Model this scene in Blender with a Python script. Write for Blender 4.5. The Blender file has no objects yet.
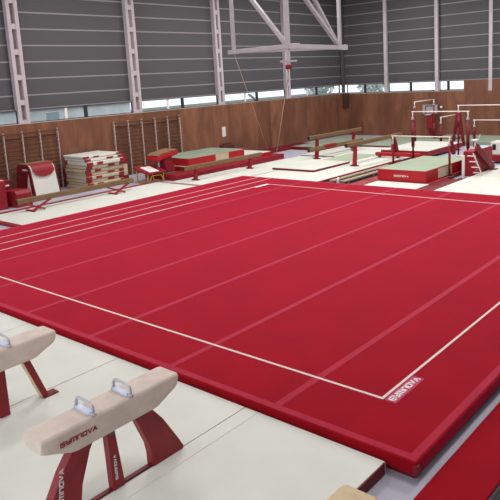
import bpy, bmesh, math, random
from mathutils import Vector, Matrix
random.seed(4)
scn = bpy.context.scene
C = scn.collection
PI = math.pi

# ------------------------------------------------------------------ materials
def lin(c):
    return tuple(((v/255)/12.92 if v/255 <= .04045 else ((v/255+.055)/1.055)**2.4) for v in c)+(1,)
def mat(name, rgb, rough=.6, spec=.4, metal=0, sheen=0, sheen_tint=(1, 1, 1), var=0, scale=8, bump=0, bscale=200, stretch=(1, 1, 1)):
    m = bpy.data.materials.new(name); m.use_nodes = True
    nt = m.node_tree; b = nt.nodes['Principled BSDF']
    b.inputs['Base Color'].default_value = lin(rgb)
    b.inputs['Roughness'].default_value = rough
    b.inputs['Specular IOR Level'].default_value = spec
    b.inputs['Metallic'].default_value = metal
    if sheen:
        b.inputs['Sheen Weight'].default_value = sheen
        b.inputs['Sheen Roughness'].default_value = .36
        b.inputs['Sheen Tint'].default_value = lin(sheen_tint)
    tc = nt.nodes.new('ShaderNodeTexCoord'); mp = nt.nodes.new('ShaderNodeMapping')
    mp.inputs['Scale'].default_value = stretch
    nt.links.new(tc.outputs['Object'], mp.inputs['Vector'])
    if var:
        n = nt.nodes.new('ShaderNodeTexNoise'); n.inputs['Scale'].default_value = scale; n.inputs['Detail'].default_value = 5
        nt.links.new(mp.outputs[0], n.inputs['Vector'])
        r = nt.nodes.new('ShaderNodeValToRGB')
        r.color_ramp.elements[0].position = .3; r.color_ramp.elements[1].position = .7
        r.color_ramp.elements[0].color = lin([max(0, v*(1-var)) for v in rgb])
        r.color_ramp.elements[1].color = lin([min(255, v*(1+var)) for v in rgb])
        nt.links.new(n.outputs['Fac'], r.inputs['Fac']); nt.links.new(r.outputs['Color'], b.inputs['Base Color'])
    if bump:
        n2 = nt.nodes.new('ShaderNodeTexNoise'); n2.inputs['Scale'].default_value = bscale; n2.inputs['Detail'].default_value = 3
        nt.links.new(mp.outputs[0], n2.inputs['Vector'])
        bp = nt.nodes.new('ShaderNodeBump'); bp.inputs['Strength'].default_value = bump; bp.inputs['Distance'].default_value = .01
        nt.links.new(n2.outputs['Fac'], bp.inputs['Height']); nt.links.new(bp.outputs['Normal'], b.inputs['Normal'])
    return m

M = {}
M['carpet'] = mat('red_carpet', (139, 9, 21), .95, .08, sheen=1.0, sheen_tint=(255, 80, 116), var=.05, scale=1.2, bump=.25, bscale=260)
M['tape'] = mat('pink_tape', (158, 24, 48), .8, .15, sheen=.9, sheen_tint=(255, 120, 156), var=.04, scale=3)
M['whiteline'] = mat('white_tape', (212, 194, 191), .7, .3)
M['vinyl_red'] = mat('red_vinyl', (138, 18, 33), .5, .4, var=.07, scale=3, bump=.08, bscale=20)
M['vinyl_dark'] = mat('dark_red_vinyl', (108, 14, 26), .5, .35, var=.08, scale=3)
M['vinyl_bright'] = mat('bright_red_vinyl', (166, 22, 32), .5, .35, var=.06, scale=3)
M['cream'] = mat('cream_vinyl', (206, 207, 198), .6, .35, var=.02, scale=1.4, bump=.06, bscale=2.5)
M['cream_edge'] = mat('cream_canvas', (190, 178, 152), .75, .25, var=.06, scale=5)
M['green'] = mat('green_vinyl', (136, 148, 130), .65, .35, var=.05, scale=2, bump=.1, bscale=3)
M['suede'] = mat('suede', (208, 192, 181), .85, .2, sheen=.15, var=.04, scale=5, bump=.12, bscale=120)
M['tan_suede'] = mat('tan_suede', (204, 182, 150), .85, .2, var=.05, scale=6, bump=.1, bscale=120)
M['beam'] = mat('beam_suede', (120, 96, 70), .85, .2, var=.06, scale=6)
M['tan_top'] = mat('tan_top', (132, 104, 76), .85, .2, var=.06, scale=6)
M['leg_red'] = mat('leg_red', (128, 16, 30), .5, .45, var=.08, scale=5)
M['steel'] = mat('white_steel', (158, 152, 158), .5, .4, var=.03, scale=2)
M['column'] = mat('column_paint', (184, 174, 180), .6, .35, var=.03, scale=2)
M['darksteel'] = mat('dark_steel', (84, 80, 84), .5, .4)
M['chrome'] = mat('pale_metal', (182, 182, 190), .35, .5, metal=.35)
M['rail'] = mat('pale_bar', (226, 214, 206), .5, .4)
M['plastic_pale'] = mat('pale_plastic', (196, 206, 226), .3, .5)
M['black'] = mat('black_rubber', (24, 22, 24), .7, .3)
M['frame'] = mat('window_frame_dark', (40, 42, 48), .5, .4)
M['sill'] = mat('sill_paint', (170, 160, 152), .6, .3)
M['floor'] = mat('floor_paint', (170, 168, 182), .55, .4, var=.04, scale=1.2)
M['text_white'] = mat('white_print', (232, 224, 226), .6, .3)
M['text_red'] = mat('red_print', (150, 40, 44), .6, .3)
M['patch'] = mat('pink_patch', (176, 62, 92), .75, .2)
M['yellow'] = mat('yellow_tube', (196, 158, 60), .45, .4)
M['rung'] = mat('rung_wood', (96, 62, 47), .55, .35, var=.1, scale=9, stretch=(1, .2, 1))
M['upright'] = mat('upright_wood', (184, 166, 156), .6, .3, var=.05, scale=6)
M['paper'] = mat('paper', (214, 210, 216), .8, .2)
M['cable'] = mat('cable', (176, 148, 130), .6, .3)
M['ceil'] = mat('ceiling_deck', (205, 204, 202), .8, .2)
M['conc'] = mat('outside_ground', (120, 122, 116), .9, .1, var=.08, scale=.4)
M['brick_pale'] = mat('pale_render', (236, 237, 238), .85, .2, var=.05, scale=1)
M['leaf'] = mat('leaf', (206, 218, 202), .8, .2, var=.3, scale=1.5)
M['dkglass'] = mat('dark_glass', (176, 190, 198), .25, .5)
M['bench'] = mat('bench_wood', (152, 136, 116), .65, .3, var=.08, scale=6, stretch=(6, .6, 6))

def wood_mat(name, axis):
    m = bpy.data.materials.new(name); m.use_nodes = True; nt = m.node_tree; b = nt.nodes['Principled BSDF']
    N = nt.nodes.new; L = nt.links.new
    tc = N('ShaderNodeTexCoord'); sp = N('ShaderNodeSeparateXYZ'); L(tc.outputs['Object'], sp.inputs[0])
    d = N('ShaderNodeMath'); d.operation = 'DIVIDE'; d.inputs[1].default_value = 1.22; L(sp.outputs[axis], d.inputs[0])
    fl = N('ShaderNodeMath'); fl.operation = 'FLOOR'; L(d.outputs[0], fl.inputs[0])
    wn = N('ShaderNodeTexWhiteNoise'); wn.noise_dimensions = '1D'; L(fl.outputs[0], wn.inputs['W'])
    mp = N('ShaderNodeMapping'); mp.inputs['Scale'].default_value = (1.6, 1.6, .5); L(tc.outputs['Object'], mp.inputs[0])
    ns = N('ShaderNodeTexNoise'); ns.inputs['Scale'].default_value = 1.3; ns.inputs['Detail'].default_value = 7; ns.inputs['Distortion'].default_value = .6
    L(mp.outputs[0], ns.inputs['Vector'])
    ad = N('ShaderNodeMath'); ad.operation = 'MULTIPLY_ADD'; ad.inputs[1].default_value = .26; L(wn.outputs['Value'], ad.inputs[0])
    L(ns.outputs['Fac'], ad.inputs[2])
    r = N('ShaderNodeValToRGB'); e = r.color_ramp.elements
    e[0].position = .32; e[0].color = lin((96, 60, 45)); e[1].position = .95; e[1].color = lin((142, 95, 70))
    x = e.new(.6); x.color = lin((115, 74, 56))
    L(ad.outputs[0], r.inputs['Fac'])
    fr = N('ShaderNodeMath'); fr.operation = 'FRACT'; L(d.outputs[0], fr.inputs[0])
    lt = N('ShaderNodeMath'); lt.operation = 'GREATER_THAN'; lt.inputs[1].default_value = .012; L(fr.outputs[0], lt.inputs[0])
    mx = N('ShaderNodeMixRGB'); mx.inputs['Color1'].default_value = lin((78, 48, 36)); L(lt.outputs[0], mx.inputs['Fac']); L(r.outputs['Color'], mx.inputs['Color2'])
    L(mx.outputs[0], b.inputs['Base Color'])
    b.inputs['Roughness'].default_value = .42; b.inputs['Specular IOR Level'].default_value = .4
    return m
M['wood_y'] = wood_mat('plywood_left', 'Y'); M['wood_x'] = wood_mat('plywood_back', 'X')

def panel_mat(name, rgb):
    # fine horizontal micro-ribs, like profiled sheet
    m = mat(name, rgb, .6, .35)
    nt = m.node_tree; b = nt.nodes['Principled BSDF']
    tc = nt.nodes.new('ShaderNodeTexCoord')
    w = nt.nodes.new('ShaderNodeTexWave'); w.bands_direction = 'Z'; w.inputs['Scale'].default_value = 6.0
    nt.links.new(tc.outputs['Object'], w.inputs['Vector'])
    bp = nt.nodes.new('ShaderNodeBump'); bp.inputs['Strength'].default_value = .25; bp.inputs['Distance'].default_value = .01
    nt.links.new(w.outputs['Fac'], bp.inputs['Height']); nt.links.new(bp.outputs['Normal'], b.inputs['Normal'])
    return m
M['panel'] = panel_mat('wall_sheet_grey', (79, 78, 81))
M['joint'] = mat('panel_joint', (138, 132, 136), .5, .4)

def glass_mat():
    m = bpy.data.materials.new('window_glass'); m.use_nodes = True; nt = m.node_tree
    nt.nodes.remove(nt.nodes['Principled BSDF']); o = nt.nodes['Material Output']
    t = nt.nodes.new('ShaderNodeBsdfTransparent'); t.inputs[0].default_value = (.93, .97, .98, 1)
    g = nt.nodes.new('ShaderNodeBsdfGlossy'); g.inputs['Roughness'].default_value = .05
    x = nt.nodes.new('ShaderNodeMixShader'); x.inputs[0].default_value = .06
    nt.links.new(t.outputs[0], x.inputs[1]); nt.links.new(g.outputs[0], x.inputs[2]); nt.links.new(x.outputs[0], o.inputs[0])
    return m
M['glass'] = glass_mat()
def emit_mat(name, rgb, s):
    m = mat(name, rgb); b = m.node_tree.nodes['Principled BSDF']
    b.inputs['Emission Color'].default_value = lin(rgb); b.inputs['Emission Strength'].default_value = s
    return m
M['lamp'] = emit_mat('lamp_diffuser', (255, 250, 244), 3)

# ------------------------------------------------------------------ mesh builder
class MB:
    def __init__(s): s.bm = bmesh.new(); s.smooth = False
    def box(s, x0, x1, y0, y1, z0, z1, bev=0, seg=2, M4=None):
        b = bmesh.new()
        bmesh.ops.create_cube(b, size=1)
        for v in b.verts:
            v.co = Vector(((x0+x1)/2+v.co.x*(x1-x0), (y0+y1)/2+v.co.y*(y1-y0), (z0+z1)/2+v.co.z*(z1-z0)))
        if bev: bmesh.ops.bevel(b, geom=b.edges[:], offset=bev, segments=seg, affect='EDGES', profile=.5)
        s.merge(b, M4); return s
    def merge(s, b, M4=None):
        if M4 is not None: bmesh.ops.transform(b, matrix=M4, verts=b.verts)
        me = bpy.data.meshes.new('t'); b.to_mesh(me); b.free(); s.bm.from_mesh(me); bpy.data.meshes.remove(me)
    def bar(s, p, q, w, h, bev=0, up=(0, 0, 1)):
        p, q = Vector(p), Vector(q); d = q-p; L = d.length; d.normalize(); u = Vector(up)
        if abs(d.dot(u)) > .98: u = Vector((0, 1, 0))
        r = d.cross(u).normalized(); u = r.cross(d)
        m = Matrix((r, d, u)).transposed().to_4x4(); m.translation = (p+q)/2
        return s.box(-w/2, w/2, -L/2, L/2, -h/2, h/2, bev, 2, m)
    def tube(s, pts, r, n=8, caps=True):
        pts = [Vector(p) for p in pts]; rings = []; prev = None
        for i, p in enumerate(pts):
            t = (pts[min(i+1, len(pts)-1)]-pts[max(i-1, 0)]).normalized()
            a = prev if prev is not None else (Vector((0, 0, 1)) if abs(t.z) < .9 else Vector((1, 0, 0)))
            a = (a-t*a.dot(t)).normalized(); prev = a; b = t.cross(a)
            rr = r[i] if isinstance(r, (list, tuple)) else r
            rings.append([s.bm.verts.new(p+(a*math.cos(2*PI*k/n)+b*math.sin(2*PI*k/n))*rr) for k in range(n)])
        for A, B in zip(rings, rings[1:]):
            for k in range(n):
                f = s.bm.faces.new((A[k], A[(k+1) % n], B[(k+1) % n], B[k])); f.smooth = True
        if caps:
            s.bm.faces.new(rings[0][::-1]); s.bm.faces.new(rings[-1])
        return s
    def prism(s, poly, a0, a1, axis='x', bev=0):
        # poly in the two other axes (in cyclic xyz order without axis)
        b = bmesh.new()
        def P(u, v, a): return {'x': (a, u, v), 'y': (u, a, v), 'z': (u, v, a)}[axis]
        A = [b.verts.new(P(u, v, a0)) for u, v in poly]; B = [b.verts.new(P(u, v, a1)) for u, v in poly]; n = len(poly)
        b.faces.new(A[::-1]); b.faces.new(B)
        for i in range(n): b.faces.new((A[i], A[(i+1) % n], B[(i+1) % n], B[i]))
        bmesh.ops.recalc_face_normals(b, faces=b.faces)
        if bev: bmesh.ops.bevel(b, geom=b.edges[:], offset=bev, segments=2, affect='EDGES', profile=.5)
        s.merge(b); return s
    def loft(s, rings, caps=True, smooth=True):
        R = [[s.bm.verts.new(p) for p in r] for r in rings]; n = len(R[0])
        for A, B in zip(R, R[1:]):
            for k in range(n):
                f = s.bm.faces.new((A[k], A[(k+1) % n], B[(k+1) % n], B[k])); f.smooth = smooth
        if caps: s.bm.faces.new(R[0][::-1]); s.bm.faces.new(R[-1])
        return s
    def build(s, name, m, parent=None, loc=(0, 0, 0), tilt=None):
        bmesh.ops.recalc_face_normals(s.bm, faces=s.bm.faces)
        me = bpy.data.meshes.new(name); s.bm.to_mesh(me); s.bm.free()
        me.materials.append(M[m] if isinstance(m, str) else m)
        o = bpy.data.objects.new(name, me); C.objects.link(o); o.location = loc
        if parent: o.parent = parent
        return o

def tag(o, label=None, cat=None, group=None, kind=None):
    if label: o['label'] = label
    if cat: o['category'] = cat
    if group: o['group'] = group
    if kind: o['kind'] = kind
    return o
def thing(name, label, cat, loc=(0, 0, 0), rz=0, group=None):
    o = bpy.data.objects.new(name, None); C.objects.link(o); o.empty_display_size = .2
    o.location = loc; o.rotation_euler = (0, 0, rz)
    return tag(o, label, cat, group)
def struct(name, mb, m):
    o = mb.build(name, m); o['kind'] = 'structure'; return o
KIDS = {}
def copy_tree(o, parent=None):
    c = o.copy(); C.objects.link(c); c.parent = parent
    for ch in o.children: copy_tree(ch, c)
    return c

# techno stroke lettering -> thin raised ribbons
GL = {'G': [[(1, 1), (0, 1), (0, 0), (1, 0), (1, .52), (.45, .52)]],
      'Y': [[(0, 1), (0, .45), (1, .45)], [(1, 1), (1, 0), (.2, 0)]],
      'M': [[(0, 0), (0, 1), (1.3, 1), (1.3, 0)], [(.65, 1), (.65, 0)]],
      'N': [[(0, 0), (0, 1), (1, 1), (1, 0)]],
      'O': [[(0, 0), (0, 1), (1, 1), (1, 0), (0, 0)]],
      'V': [[(0, 1), (.5, 0), (1, 1)]],
      'A': [[(0, 0), (.5, 1), (1, 0)], [(.25, .35), (.78, .35)]]}
def lettering(word, O, U, V, width, height, parent, m, name='lettering', th=.004, stroke=.17):
    O, U, V = Vector(O), Vector(U).normalized(), Vector(V).normalized(); Nn = U.cross(V).normalized()
    adv = 0; segs = []
    for ch in word:
        w = 1.3 if ch == 'M' else 1
        for pl in GL[ch]:
            for a, b in zip(pl, pl[1:]): segs.append(((a[0]+adv, a[1]), (b[0]+adv, b[1])))
        adv += w+.42
    adv -= .42; sx = width/adv; mb = MB(); hw = height*stroke/2
    for a, b in segs:
        A = Vector((a[0]*sx, hw+a[1]*(height-2*hw))); B = Vector((b[0]*sx, hw+b[1]*(height-2*hw)))
        d = (B-A).normalized(); n = Vector((-d.y, d.x))*hw; e = d*hw*.8
        q = [A-e-n, B+e-n, B+e+n, A-e+n]
        lo = [mb.bm.verts.new(O+U*p.x+V*p.y) for p in q]; hi = [mb.bm.verts.new(O+U*p.x+V*p.y+Nn*th) for p in q]
        mb.bm.faces.new(hi); mb.bm.faces.new(lo[::-1])
        for i in range(4): mb.bm.faces.new((lo[i], lo[(i+1) % 4], hi[(i+1) % 4], hi[i]))
    return mb.build(name, m, parent)

# ------------------------------------------------------------------ the hall
XW, YW, ZW, ZT, ZP = -21.0, 31.3, 2.90, 3.47, 10.0
struct('floor', MB().box(XW-.5, 9, -9, YW+.5, -.12, 0), 'floor')
struct('wall_left', MB().box(XW-.25, XW, -9, YW+.25, 0, ZW), 'wood_y')
struct('wall_back', MB().box(XW, 9, YW, YW+.25, 0, ZW-.06).box(-12.33, 9, YW+.02, YW+.25, ZW-.06, ZT), 'wood_x')
def clad(name, sp, rot):
    mb = MB(); jb = MB()
    z = ZT; zs = [ZT, 4.07, 4.76, 5.44, 6.11, 6.78, 7.45, 8.12, 8.79, 9.46, ZP]
    for a, b in zip(zs, zs[1:]):
        if rot: mb.box(XW-.3, 9, YW+.3, YW+.4, a+.025, b-.025); jb.box(XW-.3, 9, YW+.285, YW+.39, b-.03, b+.03)
        else: mb.box(XW-.4, XW-.3, -9, YW+.3, a+.025, b-.025); jb.box(XW-.39, XW-.285, -9, YW+.3, b-.03, b+.03)
    if rot: jb.box(XW-.3, 9, YW+.24, YW+.39, ZT-.02, ZT+.05)
    else: jb.box(XW-.39, XW-.24, -9, YW+.3, ZT-.02, ZT+.05)
    o = struct(name, mb, 'panel'); j = jb.build('joint_strip', 'joint', o); return o
clad('wall_left_upper', 0, 0); clad('wall_back_upper', 0, 1)
struct('wall_right_added', MB().box(9, 9.2, -9, YW+.3, 0, ZP), 'panel')  # unseen wall, added to dim the light reaching the horses' right-hand sides
struct('trim_1', MB().box(XW-.3, XW+.01, -9, YW, ZW, ZW+.03), 'sill')
struct('trim_2', MB().box(XW, -12.33, YW-.01, YW+.3, ZW-.06, ZW-.03), 'sill')
struct('ceiling', MB().box(XW-.5, 9, -9, YW+.5, ZP, ZP+.2), 'ceil')
# windows of the left wall, one per bay
ycol = [1.4, 7.36, 13.3, 19.15, 25.15, 31.25]
n = 0
ys = [-4.6]+ycol
def window(n, a0, a1, axis, z0, mull):
    def B(mb, u0, u1, za, zb, d0, d1):
        if axis == 'y': mb.box(XW-.25+d0, XW-.25+d1, u0, u1, za, zb)
        else: mb.box(u0, u1, YW+.25-d1, YW+.25-d0, za, zb)
    f = MB(); t = .03
    B(f, a0, a1, z0, z0+t, 0, .1); B(f, a0, a1, ZT-t, ZT, 0, .1)
    B(f, a0, a0+t, z0+t, ZT-t, 0, .1); B(f, a1-t, a1, z0+t, ZT-t, 0, .1)
    o = struct('window_%d' % n, f, 'frame')
    cuts = [a0+t]+mull+[a1-t]
    for u in mull:
        g = MB(); B(g, u-.07, u+.07, z0+t, ZT-t, 0, .1); g.build('mullion', 'frame', o)
    for i, (u, v) in enumerate(zip(cuts, cuts[1:])):
        g = MB(); B(g, u+.001, v-.001, z0+t, ZT-t, .04, .055); g.build('pane', 'glass', o)
        if i % 2 == 0 and axis == 'y':
            g = MB(); w = u+(v-u)*.62; B(g, w, w+.12, z0+t, ZT-t, .03, .075); tag(g.build('transom_post', 'text_white', o), 'white window post')
for a, b in zip(ys, ys[1:]):
    n += 1; window(n, a+.22, b-.22, 'y', ZW+.03, [(a+b)/2+.1])
xcol = [-17.72, -14.12, -10.68, -7.2]
for a, b in ((XW, xcol[0]), (xcol[0], xcol[1])):
    n += 1; window(n, a+.15, b-.12, 'x', ZW-.03, [(a+b)/2-.05])
n += 1; window(n, xcol[1]+.15, -12.33, 'x', ZW-.03, [-13.4])

# steel columns of the left wall: two chords joined by batten plates
def laced_column(y, w=.46, label=''):
    t = thing('steel_column', label, 'column', (XW-.16, y, ZW+.03), 0, None)
    h = ZP-ZW-.03
    for s in (-1, 1): MB().box(-.12, .12, s*w/2-.075*(1+s), s*w/2+.075*(1-s), 0, h).build('chord', 'column', t)
    z = .75
    MB().box(-.1, .1, -w/2+.15, w/2-.15, 0, .14).build('batten', 'column', t)
    while z < h:
        MB().box(-.1, .1, -w/2+.15, w/2-.15, z, z+.22).build('batten', 'column', t); z += 1.02
    MB().box(-.11, -.09, -w/2+.15, w/2-.15, .14, h-.1).build('web', 'sill', t)
    return t
laced_column(ycol[1], .5, 'pale steel column nearest the camera on the left wall, with slotted holes')
laced_column(ycol[2], .5, 'pale slotted steel column on the left wall above the second set of wall bars')
laced_column(ycol[3], .46, 'pale slotted steel column on the left wall above the white paper notice')
laced_column(ycol[4], .4, 'pale steel column on the left wall behind the white hanging frame')
laced_column(ycol[0], .5, 'pale slotted steel column on the left wall outside the frame')
tag(MB().box(XW-.2, XW-.02, YW-.0, YW+.2, ZW+.03, ZP).build('corner_column', 'darksteel'), 'steel column in the corner of the two walls, its shade painted in as dark grey', 'column')  # corner shade is put into this column's colour as dark grey
lb = ['plain slim pale column on the back wall nearest the corner', 'plain slim pale column on the back wall beside the last window', 'plain slim pale column on the back wall at the right, over wood panelling', 'plain slim pale column on the back wall beyond the right edge']
for x, l in zip(xcol, lb):
    z0 = ZW-.03 if x < -11 else ZW-.1
    tag(MB().box(x-.11, x+.11, YW-.03 if x > -11 else YW+.02, YW+.22 if x < -11 else YW-.0, z0, ZP, .01).build('steel_column', 'column'), l, 'column')
tag(MB().box(-20.95, -20.6, YW-.28, YW, 1.95, 2.9, .02).build('corner_casing', mat('dark_casing', (66, 42, 34), .6)), 'dark brown box mounted high in the wooden wall corner', 'casing')

# lamps under the ceiling
for yy in (2, 10, 18, 26):
    for xx in (-16, -8, 0):
        t = thing('ceiling_light', 'long white ceiling lamp above the gymnastics hall', 'ceiling light', (xx, yy, ZP), 0, 'ceiling lamps')
        MB().box(-.3, .3, -1.5, 1.5, -.12, 0).build('housing', 'steel', t)
        MB().box(-.26, .26, -1.45, 1.45, -.14, -.12).build('diffuser', 'lamp', t)

# ------------------------------------------------------------------ spring floor
MX0, MX1, MY0, MY1, MT = -14.4, .98, -1.0, 13.25, .22
sf = thing('spring_floor', 'large red carpeted gymnastics floor filling the middle of the hall', 'gymnastics floor', (0, 0, 0))
MB().box(MX0+.05, MX1-.05, MY0+.05, MY1-.05, 0, .075).build('base_edge', 'vinyl_dark', sf)
MB().box(MX0, MX1, MY0, MY1, .07, MT, .02, 3).build('carpet', 'carpet', sf)
mb = MB(); z = MT
for x in (-1, -3, -5, -7, -9, -11): MB().box(x-.055, x+.055, MY0+.13, MY1-.13, z-.002, z+.0025).build('seam_tape', 'tape', sf)
w = .1
MB().box(MX0+.03, MX1-.03, MY0+.03, MY0+.03+w, z-.002, z+.003).build('edge_tape', 'tape', sf)
MB().box(MX0+.03, MX1-.03, MY1-.03-w, MY1-.03, z-.002, z+.003).build('edge_tape', 'tape', sf)
MB().box(MX1-.03-w, MX1-.03, MY0+.03+w, MY1-.03-w, z-.002, z+.003).build('edge_tape', 'tape', sf)
MB().box(MX0+.03, MX0+.03+w, MY0+.03+w, MY1-.03-w, z-.002, z+.003).build('edge_tape', 'tape', sf)
for a in ((-12.025, .02, -.02, .02), (-12.025, .02, 11.98, 12.02), (-.02, .02, .02, 11.98), (-12.025, -11.98, .02, 11.98)):
    MB().box(a[0], a[1], a[2], a[3], z, z+.005).build('boundary_line', 'whiteline', sf)
for x in (-12.72, -13.43): tag(MB().box(x-.018, x+.018, MY0+.13, MY1-.13, z, z+.004).build('side_line', 'whiteline', sf), 'thin white line outside the boundary')
pt = MB().box(.035, .2, -.02, .76, z, z+.004).build('logo_patch', 'patch', sf)
lettering('GYMNOVA', (.165, .02, z+.004), (0, 1, 0), (-1, 0, 0), .7, .1, pt, 'text_white', stroke=.2)
tag(MB().box(-12.0, -11.86, 11.25, 11.97, z, z+.006).build('logo_patch', 'text_white', sf), 'small white patch at the far corner')
# folded fabric corner
MB().prism([(MX1-.14, MY0+.015), (MX1+.02, MY0-.01), (MX1-.015, MY0+.16)], .06, MT-.03, 'z', .012).build('corner_fold', 'vinyl_dark', sf)

# ------------------------------------------------------------------ landing mats
def mat_thing(name, x0, x1, y0, y1, z0, z1, label, cat='landing mat', group=None, top='cream', side='vinyl_dark', rz=0, rim=.006):
    cx, cy = (x0+x1)/2, (y0+y1)/2; a, b, h = (x1-x0)/2, (y1-y0)/2, z1-z0
    t = thing(name, label, cat, (cx, cy, z0), rz, group)
    MB().box(-a, a, -b, b, 0, h-.015, (.004 if side == 'cream' else min(.015, h/5)), 2).build('edge_band', side, t)
    MB().box(-a+rim, a-rim, -b+rim, b-rim, h-.02, h, .005, 2).build('top_cover', top, t)
    return t
ZM = .135
m1 = mat_thing('landing_mat', -1.412, .63, -7.5, MY0-.03, 0, ZM, 'cream landing mat nearest the floor corner, its dark red end showing', side='cream')
MB().box(1.0, 1.03, -3.2, 3.2, .0, ZM-.002).build('end_band', 'vinyl_dark', m1)
MB().box(-1.0, -.79, -3.2, 3.2, ZM-.001, ZM+.004).build('seam_flap', 'cream', m1)
m2 = mat_thing('landing_mat', -4.06, -1.415, -7.5, MY0-.03, 0, ZM, 'cream landing mat between the two cream pommel horses', side='cream')
m3 = mat_thing('landing_mat', -6.7, -4.063, -7.5, MY0-.03, 0, ZM, 'cream landing mat at the left edge, behind the cut-off pommel horse', side='cream')
m4 = mat_thing('landing_mat', -9.4, -6.703, -7.5, MY0-.03, 0, ZM, 'cream landing mat along the red floor, farthest left', side='cream')

# ------------------------------------------------------------------ pommel horses
def rsec(y, hw, z0, z1, r=.035, taper=.02):
    pts = []
    for cx, cz, a0 in ((hw-r, z1-r, 0), (-hw+r, z1-r, 90), (-(hw-taper)+r, z0+r, 180), ((hw-taper)-r, z0+r, 270)):
        for k in range(5):
            a = math.radians(a0+k*22.5); pts.append((cx+r*math.cos(a), y, cz+r*math.sin(a)))
    return pts
def pommel_horse(name, label, cat, loc, zt, body, legs, L=.83, text=True, handles=True, plate=True):
    t = thing(name, label, cat, loc)
    zb = zt-.29
    mb = MB()
    R = []
    for y, z0, hw, dz in ((-L-.03, zt-.14, .155, .012), (-L-.02, zt-.15, .163, .003), (-L+.02, zt-.17, .169, 0), (-L+.3, zb+.01, .17, 0), (-L+.36, zb, .17, 0), (L-.36, zb, .17, 0), (L-.3, zb+.01, .17, 0), (L-.05, zt-.175, .168, 0), (L-.015, zt-.15, .16, .006), (L, zt-.13, .14, .025)):
        R.append(rsec(y, hw, z0, zt-dz))
    mb.loft(R); b = mb.build('body', body, t)
    if handles:
        for yy in (-.275, .18):
            h = MB()
            pts = []
            for k in range(13):
                a = PI*k/12; ca = math.cos(a); sa = math.sin(a)
                x = -.145*math.copysign(abs(ca)**.45, ca); zz = zt-.01+.125*abs(sa)**.5
                pts.append((x, yy, zz))
            h.tube(pts, .016, 10)
            ho = h.build('pommel', 'chrome', t)
            w = MB(); w.prism([(-.125, zt-.01), (.125, zt-.01), (.12, zt+.03), (.05, zt+.012), (-.05, zt+.012), (-.12, zt+.03)], yy-.035, yy+.035, 'y', .008)
            w.build('handle_base', 'plastic_pale', ho)
            for sx in (-.145, .145): MB().tube([(sx, yy, zt-.005), (sx, yy, zt+.02)], .03, 10).build('collar', 'chrome', ho)
    if plate:
        for s in (-1, 1):
            po = [(.22, zb+.015), (.30, .60), (.425, .28), (.45, .14), (.45, 0), (.89, 0), (.9, .04), (.83, .17), (.635, .5), (.46, zb+.015)]
            po = [(s*y, z) for y, z in po]
            lg = MB().prism(po, -.06, .06, 'x', .012).build('leg', 'leg_red', t)
            if s < 0 and text: lettering('GYMNOVA', (.061, -.66, .14), (0, .12, 1), (0, -1, .12), .42, .05, lg, 'text_white', stroke=.22)
        c = MB().prism([(-.07, 0), (.075, 0), (.005, zb+.015), (-.085, zb+.015)], -.05, .05, 'x', .008).build('column', 'leg_red', t)
        MB().box(-.055, .055, -.06, .0, zb-.09, zb-.02).build('clamp', 'darksteel', c)
        if text: lettering('GYMNOVA', (.0515, -.01, .12), (0, 0, 1), (0, -1, 0), .27, .032, c, 'text_white', stroke=.22)
        MB().box(-.03, .03, -.5, .5, 0, .02, .005).build('base_rail', 'vinyl_dark', t)
    else:
        for s in (-1, 1):
            lg = MB(); lg.bar((-.14, s*.46, zb+.02), (-.14, s*.71, .02), .1, .085, .01)
            lo = lg.build('leg', 'leg_red', t)
            MB().box(-.21, -.07, s*.83-.16, s*.83+.06, 0, .022, .005).build('foot_plate', 'vinyl_dark', lo)
            MB().bar((-.14, s*.408, zb-.0), (-.14, s*.655, .03), .09, .009).build('backing_strip', 'tan_suede', lo)
            MB().box(-.19, -.09, s*.44-.06, s*.44+.04, zb-.05, zb+.02).build('bracket', 'steel', lo)
        c = MB().box(-.165, -.06, .04, .18, 0, zb+.015, .01).build('column', 'leg_red', t)
    if text: lettering('GYMNOVA', (.1635, -.67, zt-.155), (0, 1, 0), (.08, 0, 1), (.40), .052, b, 'text_red', stroke=.2)
    return t
pommel_horse('pommel_horse', 'cream pommel horse in full view at the lower left, on wide red legs', 'pommel horse', (-1.44, -3.03, ZM), 1.13-ZM, 'suede', 0)
pommel_horse('pommel_horse', 'cream pommel horse cut off by the left edge, on slim red struts', 'pommel horse', (-3.78, -3.1, ZM), 1.13-ZM, 'suede', 0, text=False, plate=False)
pommel_horse('vaulting_horse', 'rounded tan horse end poking in at the bottom edge beside the mat corner', 'vaulting horse', (1.41, -3.56, .045), 1.055, 'tan_suede', 0, text=False, handles=False, plate=False)

# right of the floor: runway strip and black mat
tag(MB().box(1.1, 1.69, -8, 26, 0, .045, .01).build('runway_carpet', 'carpet'), 'narrow red carpet strip along the right side of the red floor', 'carpet')
tag(MB().box(1.71, 3.2, -8, 26, 0, .03, .008).build('rubber_mat', 'black'), 'black rubber mat at the bottom right corner', 'mat')

# ------------------------------------------------------------------ left side
LM = mat_thing('landing_mat', -17.6, MX0-.03, 3.3, 11.2, 0, .1, 'cream red-edged mat under the low beam by the wall bars', side='vinyl_red', rim=.16)
MB().box(-1.585, -1.35, -3.9, 3.9, .085, .115, .008).build('back_rim', 'vinyl_red', LM)
mat_thing('landing_mat', -16.75, MX0-.03, 11.25, 15.6, 0, .12, 'cream mat left of the far floor corner, under the second low beam', side='cream')
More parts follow.
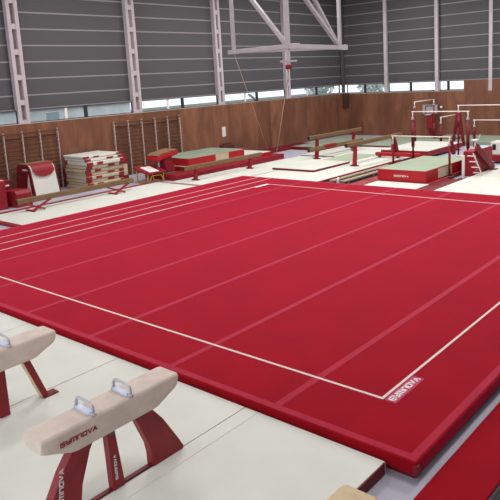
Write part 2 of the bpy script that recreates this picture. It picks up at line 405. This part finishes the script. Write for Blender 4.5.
# low beams with padded body and scissor feet
def beam(label, loc, L, ztop, style, group=None, w=.15, h=.19, rz=0):
    t = thing('balance_beam', label, 'balance beam', loc, rz)
    b = MB().box(-w/2, w/2, 0, L, ztop-h, ztop, .025, 3).build('body', 'beam', t)
    for y in (-.012, L): MB().box(-w/2+.01, w/2-.01, y, y+.012, ztop-h+.012, ztop-.012).build('end_cap', 'black', b)
    for y in (.75, L-.75):
        if style == 'low':
            b0 = 0 if y < 1 else L-1.5
            f = MB(); f.box(-.12, .42, b0+.36, b0+.46, 0, .045, .01)
            fo = f.build('foot', 'vinyl_red', t)
            MB().bar((.3, b0+.42, .04), (0, b0+1.3, ztop-h), .09, .05, .008).build('strut', 'vinyl_red', fo)
            MB().bar((.36, b0+.85, .03), (0, b0+.25, ztop-h), .09, .05, .008).build('strut', 'vinyl_red', fo)
        else:
            tall = ztop > .8; e = .095 if tall else .075
            lg = MB().prism([(y-e*1.25-.1, .04), (y+e*1.25-.1, .04), (y+e*.75, ztop-h+.005), (y-e*.75, ztop-h+.005)], -.06, .06, 'x', .01).build('leg', 'vinyl_red', t)
            MB().box(-.2, .2, y-.16, y-.04, 0, .05, .012).build('foot', 'vinyl_dark', lg)
            MB().box(-.09, .09, y-.1, y+.1, ztop-h-.04, ztop-h+.002, .01).build('bracket', 'vinyl_red', t)
    return t
beam('low balance beam nearest the camera, in front of the stacked mats', (-16.95, 4.4, .1), 5, .47, 'low')
beam('low balance beam in front of the green crash mat', (-16.0, 11.35, .12), 5, .66, 'mid')
# bigger red runs and crash mat by the left wall
mat_thing('run_mat', -19.3, -17.2, 11.95, 19.6, 0, .26, 'long low red mat running beside the wall below the green crash mat', top='vinyl_red', side='vinyl_red')
mat_thing('run_mat', -19.7, -17.6, 13.1, 19.0, .26, .46, 'red mat with cream top stacked under the green crash mat', side='vinyl_bright')
cm = mat_thing('crash_mat', -20.0, -17.65, 13.2, 17.0, .46, .82, 'thick green-topped red crash mat by the left wall', 'crash mat', top='green', side='vinyl_bright')
tag(MB().box(1.171, 1.181, -.15, .75, .03, .33).build('side_panel', 'cream_edge', cm), 'cream square on the red side')
mat_thing('run_mat', -20.6, -19.4, 19.8, 25.5, 0, .12, 'narrow dark red mat along the foot of the left wall', side='vinyl_dark', top='vinyl_dark')
t = thing('wall_cushion', 'small dark red cushion on the wall behind the green crash mat', 'cushion', (-20.75, 19.0, 0))
MB().box(-.18, .18, -.45, .45, 0, .74, .05, 3).build('pad', mat('maroon_pad', (88, 34, 34), .6), t)
MB().box(-.06, .06, -.3, .3, .74, .78).build('strap', 'black', t)
tag(MB().box(XW, XW+.012, 18.93, 19.22, 1.15, 1.7).build('paper_notice', 'paper'), 'white paper notice pinned to the wood of the left wall', 'notice')

# wall bars
def wall_bars(label, ys_, z1=2.57):
    t = thing('wall_bars', label, 'wall bars', (XW+.02, (ys_[0]+ys_[-1])/2, 0))
    y0 = (ys_[0]+ys_[-1])/2
    for y in ys_: MB().box(-.0, .11, y-y0-.018, y-y0+.018, 0, z1+.05, .008).build('upright', 'upright', t)
    for i in range(15):
        z = .14+i*(z1-.16)/14
        r = MB(); r.tube([(.075 if i < 14 else .13, ys_[0]-y0-.03, z), (.075 if i < 14 else .13, ys_[-1]-y0+.03, z)], .022, 8); r.build('rung', 'rung', t)
    return t
wall_bars('wooden wall bars at the left edge, behind the red foam blocks', [3.78, 4.6, 5.44, 6.27, 7.08, 7.88, 8.72])
wall_bars('wooden wall bars behind the vaulting table', [11.68, 12.5, 13.32, 14.14, 14.96, 15.78])

# stack of folded mats
zs = 0; i = 0
lays = [(.17, 0, 0), (.14, .02, .03), (.14, -.03, 0), (.15, .03, -.02), (.13, -.02, .02), (.15, .0, -.03), (.15, .04, .02), (.17, .1, .04), (.13, -.06, .05), (.11, -.1, .0)]
for h, dx, dy in lays:
    i += 1
    pos = ['lowest', 'second lowest', 'third', 'fourth', 'fifth', 'sixth', 'seventh', 'eighth', 'ninth', 'topmost'][i-1]
    t = thing('folded_mat', ('%s cream mat of the tall stack between the wall bars' % pos) if i != 10 else 'topmost cream mat of the tall stack between the wall bars', 'mat', (-19.78+dx, 9.6+dy, zs), 0, 'stacked mats between the wall bars')
    MB().box(-.82, .82, -.9, .9, 0, h-.012, .03, 3).build('body', 'cream' if i > 7 else 'cream_edge', t)
    for sx, sy in ((1, -1), (1, 1), (-1, -1)):
        if sy > 0 and (i+sx+sy) % 5 == 3: continue
        if sx < 0 and i % 2: continue
        MB().box(sx*.8-.05, sx*.8+.05, sy*.82-.14, sy*.82+.12, .015, h-.02, .015).build('corner_strap', 'vinyl_red', t)
    if i % 2: MB().box(.79, .83, .1, .45, .02, h-.03, .008).build('handle', 'vinyl_red', t)
    else: MB().box(.79, .83, -.5, -.2, .02, h-.03, .008).build('handle', 'vinyl_red', t)
    zs += h
t = thing('folded_mat', 'cream and red mat end standing just right of the tall mat stack', 'mat', (-19.7, 10.82, 0))
MB().box(-.5, .5, -.14, .14, 0, 1.15, .04, 3).build('body', 'cream_edge', t)
MB().box(.3, .52, -.15, .15, .85, 1.16, .03).build('corner_strap', 'vinyl_red', t)
MB().box(.3, .52, -.15, .15, .1, .35, .03).build('corner_strap', 'vinyl_red', t)

# padded trapezoid vault box
t = thing('vault_box', 'padded red and cream box with rounded top behind the nearest low beam', 'vaulting box', (-19.98, 7.0, 0))
def vpoly(w0, w1, h, r, n=6):
    p = [(-w0, 0), (w0, 0)]
    for k in range(n+1):
        a = PI/2*k/n; p.append((w1-r+r*math.cos(a), h-r+r*math.sin(a)))
    for k in range(n+1):
        a = PI/2+PI/2*k/n; p.append((-w1+r+r*math.cos(a), h-r+r*math.sin(a)))
    return p
MB().prism(vpoly(.74, .52, 1.36, .3), -.53, .53, 'y', .015).build('front_cover', 'cream', t)
# red end cheeks
for s in (-1, 1):
    a0, a1 = (.53, .57) if s > 0 else (-.57, -.53)
    c = MB().prism(vpoly(.75, .53, 1.37, .3), a0, a1, 'y').build('end_panel', 'vinyl_dark', t)
    if s < 0:
        MB().prism([(.1, .1), (.5, .1), (.36, 1.0)], -.577, -.57, 'y').build('cream_wedge', 'cream', c)
        lettering('GYMNOVA', (-.05, -.571, 1.12), (1, 0, 0), (0, 0, 1), .4, .075, c, 'text_white')
mb = MB()
R = []
for k in range(13):
    a = PI*k/12; y = -.46*math.cos(a); zz = 1.14-.27*math.sin(a)
    R.append((y, zz))
f = MB(); vs = []
poly = R
def slant(z): return .74-.22*z/1.36+.012
A = [f.bm.verts.new((slant(z), y, z)) for y, z in poly]; B = [f.bm.verts.new((slant(z)+.02, y, z)) for y, z in poly]
f.bm.faces.new(A[::-1]); f.bm.faces.new(B)
for i in range(len(poly)): f.bm.faces.new((A[i], A[(i+1) % len(poly)], B[(i+1) % len(poly)], B[i]))
f.build('half_round_flap', 'vinyl_red', t)
def dome(r0, n=8):
    p = []
    for k in range(n+1):
        a = PI*.42*k/n; p.append((.22+.33*math.sin(a), 1.06+.33*math.cos(a)))
    return p
for sg, mt, nm in ((1, 'vinyl_red', 'top_flap'),):
    o_ = [(.22+.345*math.sin(PI*.5*k/8), 1.06+.345*math.cos(PI*.5*k/8)) for k in range(1, 8)]; i_ = [(.22+.30*math.sin(PI*.5*k/8), 1.06+.30*math.cos(PI*.5*k/8)) for k in range(7, 0, -1)]
    MB().prism([(x, z) for x, z in o_+i_], -.46, .46, 'y').build(nm, mt, t)
MB().box(-.3, .32, -.57, .57, 1.345, 1.395, .015).build('top_pad', 'tan_top', t)
# red foam blocks at far left
t = thing('foam_block', 'tall red foam block standing at the left edge', 'foam block', (-18.9, 4.55, 0))
MB().box(-.35, .35, -.36, .36, 0, 1.06, .03).build('cover', 'vinyl_red', t)
MB().box(-.33, .33, -.34, .34, 1.06, 1.085, .01).build('lid', 'cream_edge', t)
t = thing('foam_block', 'red foam block with white print between the tall block and the low block', 'foam block', (-19.75, 5.3, 0))
MB().box(-.3, .3, -.3, .3, 0, .95, .03).build('cover', 'vinyl_dark', t)
MB().box(.3, .306, -.2, .2, .7, .76).build('printed_band', 'text_white', t)
t = thing('foam_block', 'low red foam block in front of the vaulting box', 'foam block', (-18.8, 5.45, 0), .12)
MB().prism([(-.42, 0), (.42, 0), (.42, .5), (.3, .62), (-.42, .6)], -.33, .33, 'y', .02).build('cover', 'vinyl_red', t)
MB().box(.415, .425, -.2, .2, .2, .3).build('handle', 'vinyl_dark', t)

# trampette
t = thing('trampette', 'small red trampette with white bed and yellow legs beside the vaulting table', 'trampette', (-18.2, 11.36, .0), math.radians(-6))
SZ = .74
ang = Matrix.Rotation(math.radians(-10), 4, 'Y')
def tz(x): return .56-.2*x
p = [(-.5, -.42), (.5, -.42), (.5, .42), (-.5, .42)]
mb = MB()
for (a, b) in zip(p, p[1:]+p[:1]): mb.bar((a[0], a[1], tz(a[0])), (b[0], b[1], tz(b[0])), .2, .07, .015)
mb.build('frame_pad', 'vinyl_red', t)
MB().prism([(-.4, tz(-.4)-.01), (.4, tz(.4)-.01), (.4, tz(.4)+.015), (-.4, tz(-.4)+.015)], -.24, .24, 'y').build('bed', 'text_white', t)
for y in (-.4, .4):
    pts = [(-.45, y, tz(-.45)-.03), (-.42, y, .2), (-.34, y, .03), (.34, y, .03), (.42, y, .2), (.45, y, tz(.45)-.03)]
    MB().tube(pts, .03, 8).build('leg', 'yellow', t)
MB().tube([(.5, -.4, .08), (.48, -.22, .34), (.48, .22, .34), (.5, .4, .08)], .028, 8).build('brace', 'yellow', t)
# vaulting table
t = thing('vaulting_table', 'red vaulting table with tan top in front of the right wall bars', 'vaulting table', (-18.3, 12.33, .26))
MB().box(-.42, .42, -.35, .35, 0, .05, .01).build('base', 'darksteel', t)
MB().prism([(-.1, .05), (.45, .05), (.3, .5), (.26, .74), (-.2, .72), (-.16, .4)], -.24, .24, 'x', .03).build('pedestal', 'vinyl_red', t)
MB().tube([(0, -.35, .04), (0, -.35, .70)], .045, 10).build('support_post', 'chrome', t)
MB().prism([(-.72, .72), (-.66, .83), (-.45, .92), (.42, 1.02), (.48, 1.0), (.48, .84), (.4, .8), (-.4, .7), (-.66, .62)], -.42, .42, 'x', .03).build('table_body', 'vinyl_bright', t)
MB().prism([(-.64, .855), (-.45, .93), (.42, 1.03), (.46, 1.025), (.46, 1.05), (.42, 1.06), (-.46, .955), (-.67, .87)], -.4, .4, 'x', .006).build('top_cover', 'tan_top', t)

# ------------------------------------------------------------------ far side mats
F3 = mat_thing('landing_mat', -14.38, -10.8, MY1+.06, 20.5, 0, .1, 'wide cream mat beyond the far edge of the floor, under the beams')
MB().box(1.69, 1.796, -3.56, 3.56, .06, .106, .006).build('red_rim', 'vinyl_red', F3)
mat_thing('landing_mat', -14.8, -12.45, 15.7, 18.6, .1, .2, 'raised cream mat with a thin red rim just behind the floor corner', side='vinyl_dark', rim=.03)
mat_thing('landing_mat', -16.6, -14.42, 15.7, 20.2, 0, .1, 'cream mat left of the raised red-rimmed mat', side='cream')
mat_thing('landing_mat', -16.8, -10.8, 20.55, 24.6, 0, .1, 'cream mat under the far end of the tall front beam')
mat_thing('landing_mat', -19.3, -16.9, 23.0, 28.6, 0, .2, 'dull green mat with dark red rim in the far room corner', top='green', side='vinyl_dark')
mat_thing('landing_mat', -16.8, -13.2, 24.7, 30.0, 0, .18, 'dull green mat behind the tallest back beam', top='green', side='vinyl_dark')
mat_thing('landing_mat', -13.1, -4, 27.2, 30.6, 0, .22, 'long green mat lying along the back wall at right', top='green', side='green')
mat_thing('beam_mat', -14.35, -12.75, 18.7, 21.6, .1, .15, 'pale green mat lying under the tall front beam', top=mat('pale_green_vinyl', (158, 172, 150), .65), side='cream_edge', rim=.06)
beam('tall balance beam farthest back, near the room corner', (-15.55, 19.6, .1), 5, 1.1, 'high')
beam('half-height balance beam between the two tall beams', (-14.95, 18.75, .1), 5, .6, 'high')
beam('tall balance beam in front, its legs standing beside the dark gap', (-11.75, 17.25, .1), 5, 1.1, 'high')
t = thing('beam_pad', 'red pad wrapped over the half-height balance beam', 'pad', (-14.95, 20.6, .70))
MB().box(-.09, .09, -.5, .5, 0, .03, .008).box(.068, .09, -.5, .5, -.14, 0).box(-.09, -.068, -.5, .5, -.14, 0).build('cover', 'vinyl_red', t)
# sunken gap with bench rails
tag(MB().box(-10.76, -9.45, MY1+.06, 19.4, 0, .02).build('rubber_mat', mat('gap_rubber', (62, 50, 46), .8)), 'dark strip of bare matting in the gap between the far mats', 'mat')
for xx, l in ((-10.35, 'pale wooden bench lying in the gap, next to the beam mat'), (-9.85, 'pale wooden bench lying in the gap, next to the green crash mat')):
    t = thing('gym_bench', l, 'bench', (xx, 13.9, .02))
    MB().box(-.12, .12, .1, 4.6, .1, .135, .008).build('seat', 'bench', t)
    for y in (.4, 2.3, 4.2): MB().box(-.1, .1, y-.05, y+.05, 0, .1).build('leg', 'bench', t)
t = thing('floor_cone', 'small white cone at the near end of the gap between far mats', 'cone', (-10.08, 14.05, 0.02))
MB().box(-.09, .09, -.09, .09, 0, .015).build('base', 'text_white', t)
MB().tube([(0, 0, .01), (0, 0, .27)], [.075, .02], 12).build('body', 'text_white', t)

# ------------------------------------------------------------------ right side
mat_thing('run_mat', -9.42, -8.8, MY1+.06, 14.9, 0, .1, 'small red mat between the dark gap and the crash mat front', top='vinyl_red', side='vinyl_dark')
mat_thing('landing_mat', -8.78, -6.62, MY1+.06, 14.9, 0, .1, 'cream mat at the foot of the thick green crash mat')
mat_thing('landing_mat', -9.4, -6.62, 14.93, 20.6, 0, .1, 'red mat lying under the thick green crash mat at right', top='vinyl_red', side='vinyl_dark')
cm = mat_thing('crash_mat', -8.85, -6.8, 15.0, 18.9, .1, .56, 'thick crash mat with pale green top and red sides under the nearest bars', 'crash mat', top=mat('light_green_vinyl', (150, 163, 140), .65), side='vinyl_bright')
lettering('GYMNOVA', (-.3, -1.951, .18), (1, 0, 0), (0, 0, 1), .6, .075, cm, 'text_white', stroke=.24)
tag(MB().box(1.026, 1.034, -.95, .25, .04, .4).build('side_panel', 'cream_edge', cm), 'cream square on the red side')
mat_thing('run_mat', -6.6, -5.97, MY1+.06, 16.3, 0, .1, 'narrow dark red mat between the crash mat and the right-hand cream mats', top='vinyl_dark')
mat_thing('landing_mat', -5.95, -2.6, MY1+.06, 17.2, 0, .1, 'cream mat right of the green crash mat, along the floor edge')
mat_thing('landing_mat', -5.95, -2.6, 17.23, 24.0, 0, .1, 'cream mat beside the big red foam block, at the right edge')
mat_thing('landing_mat', -11.8, -8.9, 20.8, 25.8, .1 if False else 0, .32, 'cream mat with thick red side behind the nearest uneven bars', side='vinyl_red') if False else None
mat_thing('landing_mat', -12.6, -10.0, 21.7, 25.7, .1, .38, 'cream mat with thick red side behind the nearest uneven bars', side='vinyl_red')

def upright(t, x, y, z0, z1, pad=None, r=.045, lean=(0, 0)):
    p = MB().tube([(x+lean[0], y+lean[1], z0), (x, y, z1)], r, 10).build('upright', 'vinyl_dark', t)
    MB().box(x+lean[0]-.14, x+lean[0]+.14, y+lean[1]-.14, y+lean[1]+.14, z0, z0+.02, .004).build('base_plate', 'darksteel', p)
    if pad:
        MB().tube([(x, y, pad[0]), (x, y, pad[1])], .07, 10).build('pad', 'vinyl_dark', p)
    return p
def uneven_bars(label, loc, W, low, high, gap, rz=0, lowpad=None, highpad=None, z0=0, cable=False):
    """low rail at local y=0, high rail at local y=gap; rails along local x, W long"""
    t = thing('uneven_bars', label, 'uneven bars', loc, rz)
    for y, h, pd in ((0, low, lowpad), (gap, high, highpad)):
        r = MB().tube([(-W/2-.06, y, h), (W/2+.06, y, h)], .024, 8).build('rail', 'rail', t)
        for s in (-1, 1):
            p = upright(t, s*W/2, y, z0, h-.28, pd)
            MB().tube([(s*W/2, y, h-.28), (s*W/2, y, h+.01)], .026, 8).build('rail_post', 'rail', p)
            MB().box(s*W/2-.05, s*W/2+.05, y-.05, y+.05, h-.34, h-.24, .01).build('clamp', 'chrome', p)
    for s in (-1, 1):
        MB().bar((s*W/2, .05, .03), (s*W/2, gap-.05, .03), .1, .06).build('floor_rail', 'vinyl_dark', t)
    return t
u = uneven_bars('nearest uneven bars, standing astride the thick green crash mat', (-7.9, 16.75, .1), 2.46, 1.54, 2.4, 1.75, highpad=(.9, 1.9))
# padded leaning stand legs of the low rail
for s in (-1, 1):
    q = MB().bar((s*1.23+.03, .06, 1.42), (s*1.23+.12, .12, .86), .15, .12, .03).build('leg_pad', 'vinyl_dark', u)
# second set, at the right edge
uneven_bars('uneven bars at the right edge, cut off by the frame', (-7.6, 24.35, 0), 2.4, 1.65, 2.5, -1.9, lowpad=(.75, 1.25), highpad=(1.5, 1.9))
# third set, end-on, deep left
uneven_bars('farthest uneven bars, seen end-on before the back wall', (-11.35, 27.2, .22), 2.4, 1.43, 2.28, 1.55, rz=PI/2, lowpad=(.1, .9), highpad=(.1, .9))
# red padded A-frame
t = thing('bar_stand', 'dark red padded A-shaped stand right of the nearest uneven bars', 'stand', (-10.75, 26.9, .0))
for s in (-1, 1): MB().bar((s*.32, 0, .02), (s*.05, 0, 1.75), .14, .16, .02).build('leg', 'vinyl_dark', t)
MB().box(-.14, .14, -.1, .1, 1.7, 1.9, .03).build('head', 'vinyl_red', t)
MB().box(-.25, .25, -.03, .03, .55, .62).build('crossbar', 'chrome', t)
# low red padded floor rail behind
t = thing('floor_rail', 'long low red padded rail on the floor behind the green crash mat', 'rail', (-11.2, 20.9, .1))
MB().box(-1.2, 1.2, -.09, .09, .08, .26, .03).build('pad', 'vinyl_bright', t)
for x in (-1, 0, 1): MB().box(x-.06, x+.06, -.08, .08, 0, .09).build('foot', 'darksteel', t)
# big red block, leaning padded strut and small ladder
t = thing('foam_block', 'big red foam block behind the right-hand cream mats', 'foam block', (-6.27, 18.05, .0))
MB().box(-.2, .28, -.5, 1.35, 0, 1.0, .04, 3).build('cover', 'vinyl_red', t)
MB().box(-.17, .25, -.45, 1.3, .99, 1.01, .01).build('lid', 'vinyl_bright', t)
tag(MB().box(-.15, .24, .2, 1.25, 1.01, 1.04, .01).build('top_panel', 'plastic_pale', t), 'pale sheet on top')
t = thing('padded_strut', 'dark red padded strut leaning on the big red foam block', 'strut', (-5.87, 18.3, 0.1))
MB().bar((.05, .75, .04), (-.03, -.85, 1.12), .1, .28, .03).build('pad', 'vinyl_dark', t)
MB().box(-.06, .2, .6, .9, -.0, .03).build('foot', 'darksteel', t)
t = thing('step_ladder', 'narrow ladder of pale rungs leaning on the big red foam block', 'ladder', (-5.72, 16.85, .1))
MB().bar((.06, .62, .0), (-.0, -.1, .93), .035, .035).build('rail', 'rail', t)
for k in range(4):
    f = .1+.26*k; y = .62-.72*f; z = .93*f
    MB().box(-.24, .07, y-.1, y+.0, z, z+.025, .006).build('rung', 'rail', t)
t = thing('bar_post', 'short white post standing between crash mat and red foam block', 'post', (-6.2, 16.95, .0))
MB().box(-.15, .15, -.2, .2, 0, .03).build('base_plate', 'darksteel', t)
MB().box(-.045, .045, -.045, .045, .03, .88, .008).build('column', 'rail', t)
MB().box(-.3, .045, -.05, .05, .86, .92, .008).build('arm', 'rail', t)
t = thing('chalk_stand', 'white chalk tray on a thin stand behind the big red foam block', 'chalk stand', (-7.35, 20.9, .0))
MB().tube([(0, 0, 0), (0, 0, 1.0)], .03, 8).build('post', 'rail', t)
MB().tube([(0, 0, 1.0), (0, 0, 1.08)], [.1, .17], 12).build('tray', 'text_white', t)
MB().tube([(.1, .05, 1.05), (.18, .12, 1.3)], .012, 6).build('handle', 'rail', t)
# white cabinet bit at right edge
t = thing('storage_trolley', 'white trolley with red base cut off by the right edge', 'trolley', (-6.35, 21.65, 0.1))
MB().box(-.45, .45, -.4, .4, .28, .85, .03).build('body', 'cream', t)
MB().box(-.5, .5, -.45, .45, .0, .28, .02).build('base', 'vinyl_red', t)
MB().box(-.35, -.2, -.41, -.4, .5, .75).build('label_plate', 'black', t)
# practice basketball board at the back wall
t = thing('basketball_stand', 'small grey basketball board on a red stand before the back wall', 'basketball stand', (-14.3, 30.75, 0))
MB().box(-.5, .5, .0, .05, 1.5, 2.05, .01).build('backboard', 'steel', t)
MB().box(-.3, .3, -.012, 0, 1.95, 2.0).box(-.3, -.25, -.012, 0, 1.45, 1.95).box(.25, .3, -.012, 0, 1.45, 1.95).box(-.3, .3, -.012, 0, 1.42, 1.47).build('target_square', 'frame', t)
MB().box(-.09, .09, .05, .2, 0, 2.0, .02).build('post', 'leg_red', t)
MB().box(-.3, .3, -.35, .35, 0, .12, .02).build('base', 'leg_red', t)
MB().box(-.2, .2, -.1, .06, .55, 1.3, .04).build('pad', 'leg_red', t)
pts = [(.2*math.cos(2*PI*k/16), -.24+.2*math.sin(2*PI*k/16), 1.45) for k in range(17)]
MB().tube(pts, .012, 6, False).build('hoop', 'rail', t)
t = thing('wall_clock', 'small round white disc on the back wall beside the basketball board', 'clock', (-13.78, YW, 1.87))
MB().tube([(0, 0, 0), (0, -.05, 0)], .07, 16).build('face', 'text_white', t)
MB().tube([(0, 0, 0), (0, -.03, 0)], .082, 16).build('rim', 'steel', t)

# ------------------------------------------------------------------ hanging frame and cables
Lp, Mp, Rp = Vector((-16.51, 15.46, 5.5)), Vector((-12.99, 14.98, 5.5)), Vector((-13.57, 19.76, 5.5))
t = thing('hanging_frame', 'white steel frame hanging from the roof in the upper middle', 'steel frame', (0, 0, 0))
def mem(a, b, r, nm): MB().bar(a, b, r, r, .02).build(nm, 'steel', t)
def up(p, z=ZP): return Vector((p.x, p.y, z))
for p, nm in ((Lp, 'hanger'), (Mp, 'hanger'), (Rp, 'hanger')): mem(p-Vector((0, 0, .1)), up(p), .15 if p is not Mp else .17, nm)
e = (Mp-Lp).normalized(); mem(Lp-e*.35, Mp, .2, 'chord'); mem(Mp, Mp+Vector((.25, .45, 0)), .24, 'stub')
e = (Rp-Mp).normalized(); mem(Mp, Rp+e*.3, .2, 'chord')
mem(Lp, Rp, .16, 'chord')
mem(Mp, Vector((-16.2, 15.45, 8.75)), .17, 'diagonal')
mem(Rp, Vector((-13.0, 14.98, 8.6)), .17, 'diagonal')
mem(Rp+Vector((0, -.1, .05)), Vector((-12.9, 15.1, 9.5)), .15, 'diagonal')
for p, e in ((Rp, Vector((.1, .4, 0))),): mem(p, p+e, .24, 'stub')
MB().bar(Mp+Vector((-.25, -.25, -.6)), Mp+Vector((.25, .25, -.6)), .08, .08).build('crosspiece', 'steel', t)
MB().box(Mp.x-.06, Mp.x+.06, Mp.y-.06, Mp.y+.06, 4.75, 5.42).build('drop_tube', 'steel', t)
MB().box(Mp.x-.11, Mp.x+.11, Mp.y-.11, Mp.y+.11, 4.56, 4.76, .04).build('pulley', 'vinyl_dark', t)
tag(MB().tube([Lp-Vector((0, 0, .1)), (-18.95, 20.5, 0)], .012, 6).build('anchor_cable', 'cable'), 'thin cable from the left end of the hanging frame to the floor', 'cable')
tag(MB().tube([Mp-Vector((0, 0, 1.0)), (-18.7, 20.75, 0)], .022, 6).build('anchor_cable', 'cable'), 'thin cable from the red pulley of the hanging frame to the floor', 'cable')

# ------------------------------------------------------------------ outside the windows
struct('ground_outside', MB().box(-90, XW-.6, -30, 120, -.4, -.2).box(XW-.6, 40, YW+.6, 120, -.4, -.2), 'conc')
def house(label, x0, x1, y0, y1, h, face):
    t = thing('building', label, 'building', ((x0+x1)/2, (y0+y1)/2, -.2))
    a, b = (x1-x0)/2, (y1-y0)/2
    MB().box(-a, a, -b, b, 0, h).build('walls', 'brick_pale', t)
    MB().box(-a-.2, a+.2, -b-.2, b+.2, h, h+.3).build('roof', 'darksteel', t)
    for z in (1.3,):
        if face == 'x':
            y = -b+1
            while y < b-1.5: MB().box(a, a+.04, y, y+1.0, z, z+1.5).build('window', 'dkglass', t); y += 8.5
        else:
            x = -a+1
            while x < a-1.5: MB().box(x, x+1.4, -b-.04, -b, z, z+1.5).build('window', 'dkglass', t); x += 3.1
house('pale building seen through the left wall windows', -50, -38, -8, 26, 3.1, 'x')
house('pale low building seen through the back wall windows', -19, 6, 48, 58, 3.0, 'y')
def shrub(label, x, y, s):
    t = thing('tree', label, 'tree', (x, y, -.2))
    MB().tube([(0, 0, 0), (0, 0, 2.2*s)], [.18*s, .1*s], 8).build('trunk', 'rung', t)
    f = MB()
    for k in range(700):
        a, b, r = random.uniform(0, 2*PI), random.uniform(-1, 1), 1.7*s*random.random()**.4
        c = Vector((r*math.cos(a)*math.sqrt(1-b*b), r*math.sin(a)*math.sqrt(1-b*b), 2.9*s+r*b*.9))
        u = Vector((random.uniform(-1, 1), random.uniform(-1, 1), random.uniform(-1, 1))).normalized(); w = u.orthogonal().normalized()
        q = .16*s
        f.bm.faces.new([f.bm.verts.new(c+u*q), f.bm.verts.new(c+w*q), f.bm.verts.new(c-u*q), f.bm.verts.new(c-w*q)])
    f.build('foliage', 'leaf', t)
for x, y, s, l in ((-42, 58, 1.1, 'leafy tree outside the left windows close to the corner'), (-36, 60, 1.1, 'leafy tree outside, beyond the room corner')):
    shrub(l, x, y, s)
t = thing('wind_brace', 'pale diagonal brace seen through the window left of the hanging frame', 'brace', (XW-.3, 21.9, ZW+.03))
MB().bar((0, .42, .03), (0, -.2, .42), .2, .06).build('flat', 'column', t)
MB().box(-.05, .05, .3, .56, 0, .06).build('shoe', 'frame', t)

# ------------------------------------------------------------------ light
w = bpy.data.worlds.new('World'); scn.world = w; w.use_nodes = True
bg = w.node_tree.nodes['Background']; bg.inputs['Color'].default_value = (.93, .965, 1, 1); bg.inputs['Strength'].default_value = 1.45
def area(name, loc, rot, sx, sy, e, col=(1, .97, .94)):
    l = bpy.data.lights.new(name, 'AREA'); l.shape = 'RECTANGLE'; l.size = sx; l.size_y = sy; l.energy = e; l.color = col
    o = bpy.data.objects.new(name, l); C.objects.link(o); o.location = loc; o.rotation_euler = rot; return o
for yy in (2, 10, 18, 26):
    for xx in (-16, -8, 0):
        area('lamp', (xx, yy, ZP-.2), (0, 0, 0), 1.2, 3, {2: 250, 10: 400, 18: 410, 26: 430}[yy], (1, .985, .97))

# ------------------------------------------------------------------ camera
F_, CX, CY = 638.317431, 270.353536, 191.226769
yaw, pit, rol = -.703145652, -.17716287, -.0535670299
f = Vector((math.cos(pit)*math.sin(yaw), math.cos(pit)*math.cos(yaw), math.sin(pit)))
r = Vector((math.cos(yaw), -math.sin(yaw), 0)); u = r.cross(f)
r2 = r*math.cos(rol)+u*math.sin(rol); u2 = -r*math.sin(rol)+u*math.cos(rol)
cam = bpy.data.cameras.new('Camera'); co = bpy.data.objects.new('Camera', cam); C.objects.link(co)
cam.sensor_fit = 'HORIZONTAL'; cam.sensor_width = 36; cam.lens = 36*F_/500
cam.shift_x = (250-CX)/500; cam.shift_y = (CY-250)/500
mw = Matrix((r2, u2, -f)).transposed().to_4x4(); mw.translation = Vector((3.86039745, -6.52907362, 4.29564034))
co.matrix_world = mw; cam.clip_end = 400
scn.camera = co
vs = scn.view_settings; vs.view_transform = 'Standard'; vs.look = 'None'; vs.gamma = 1; vs.exposure = .08; vs.use_curve_mapping = False
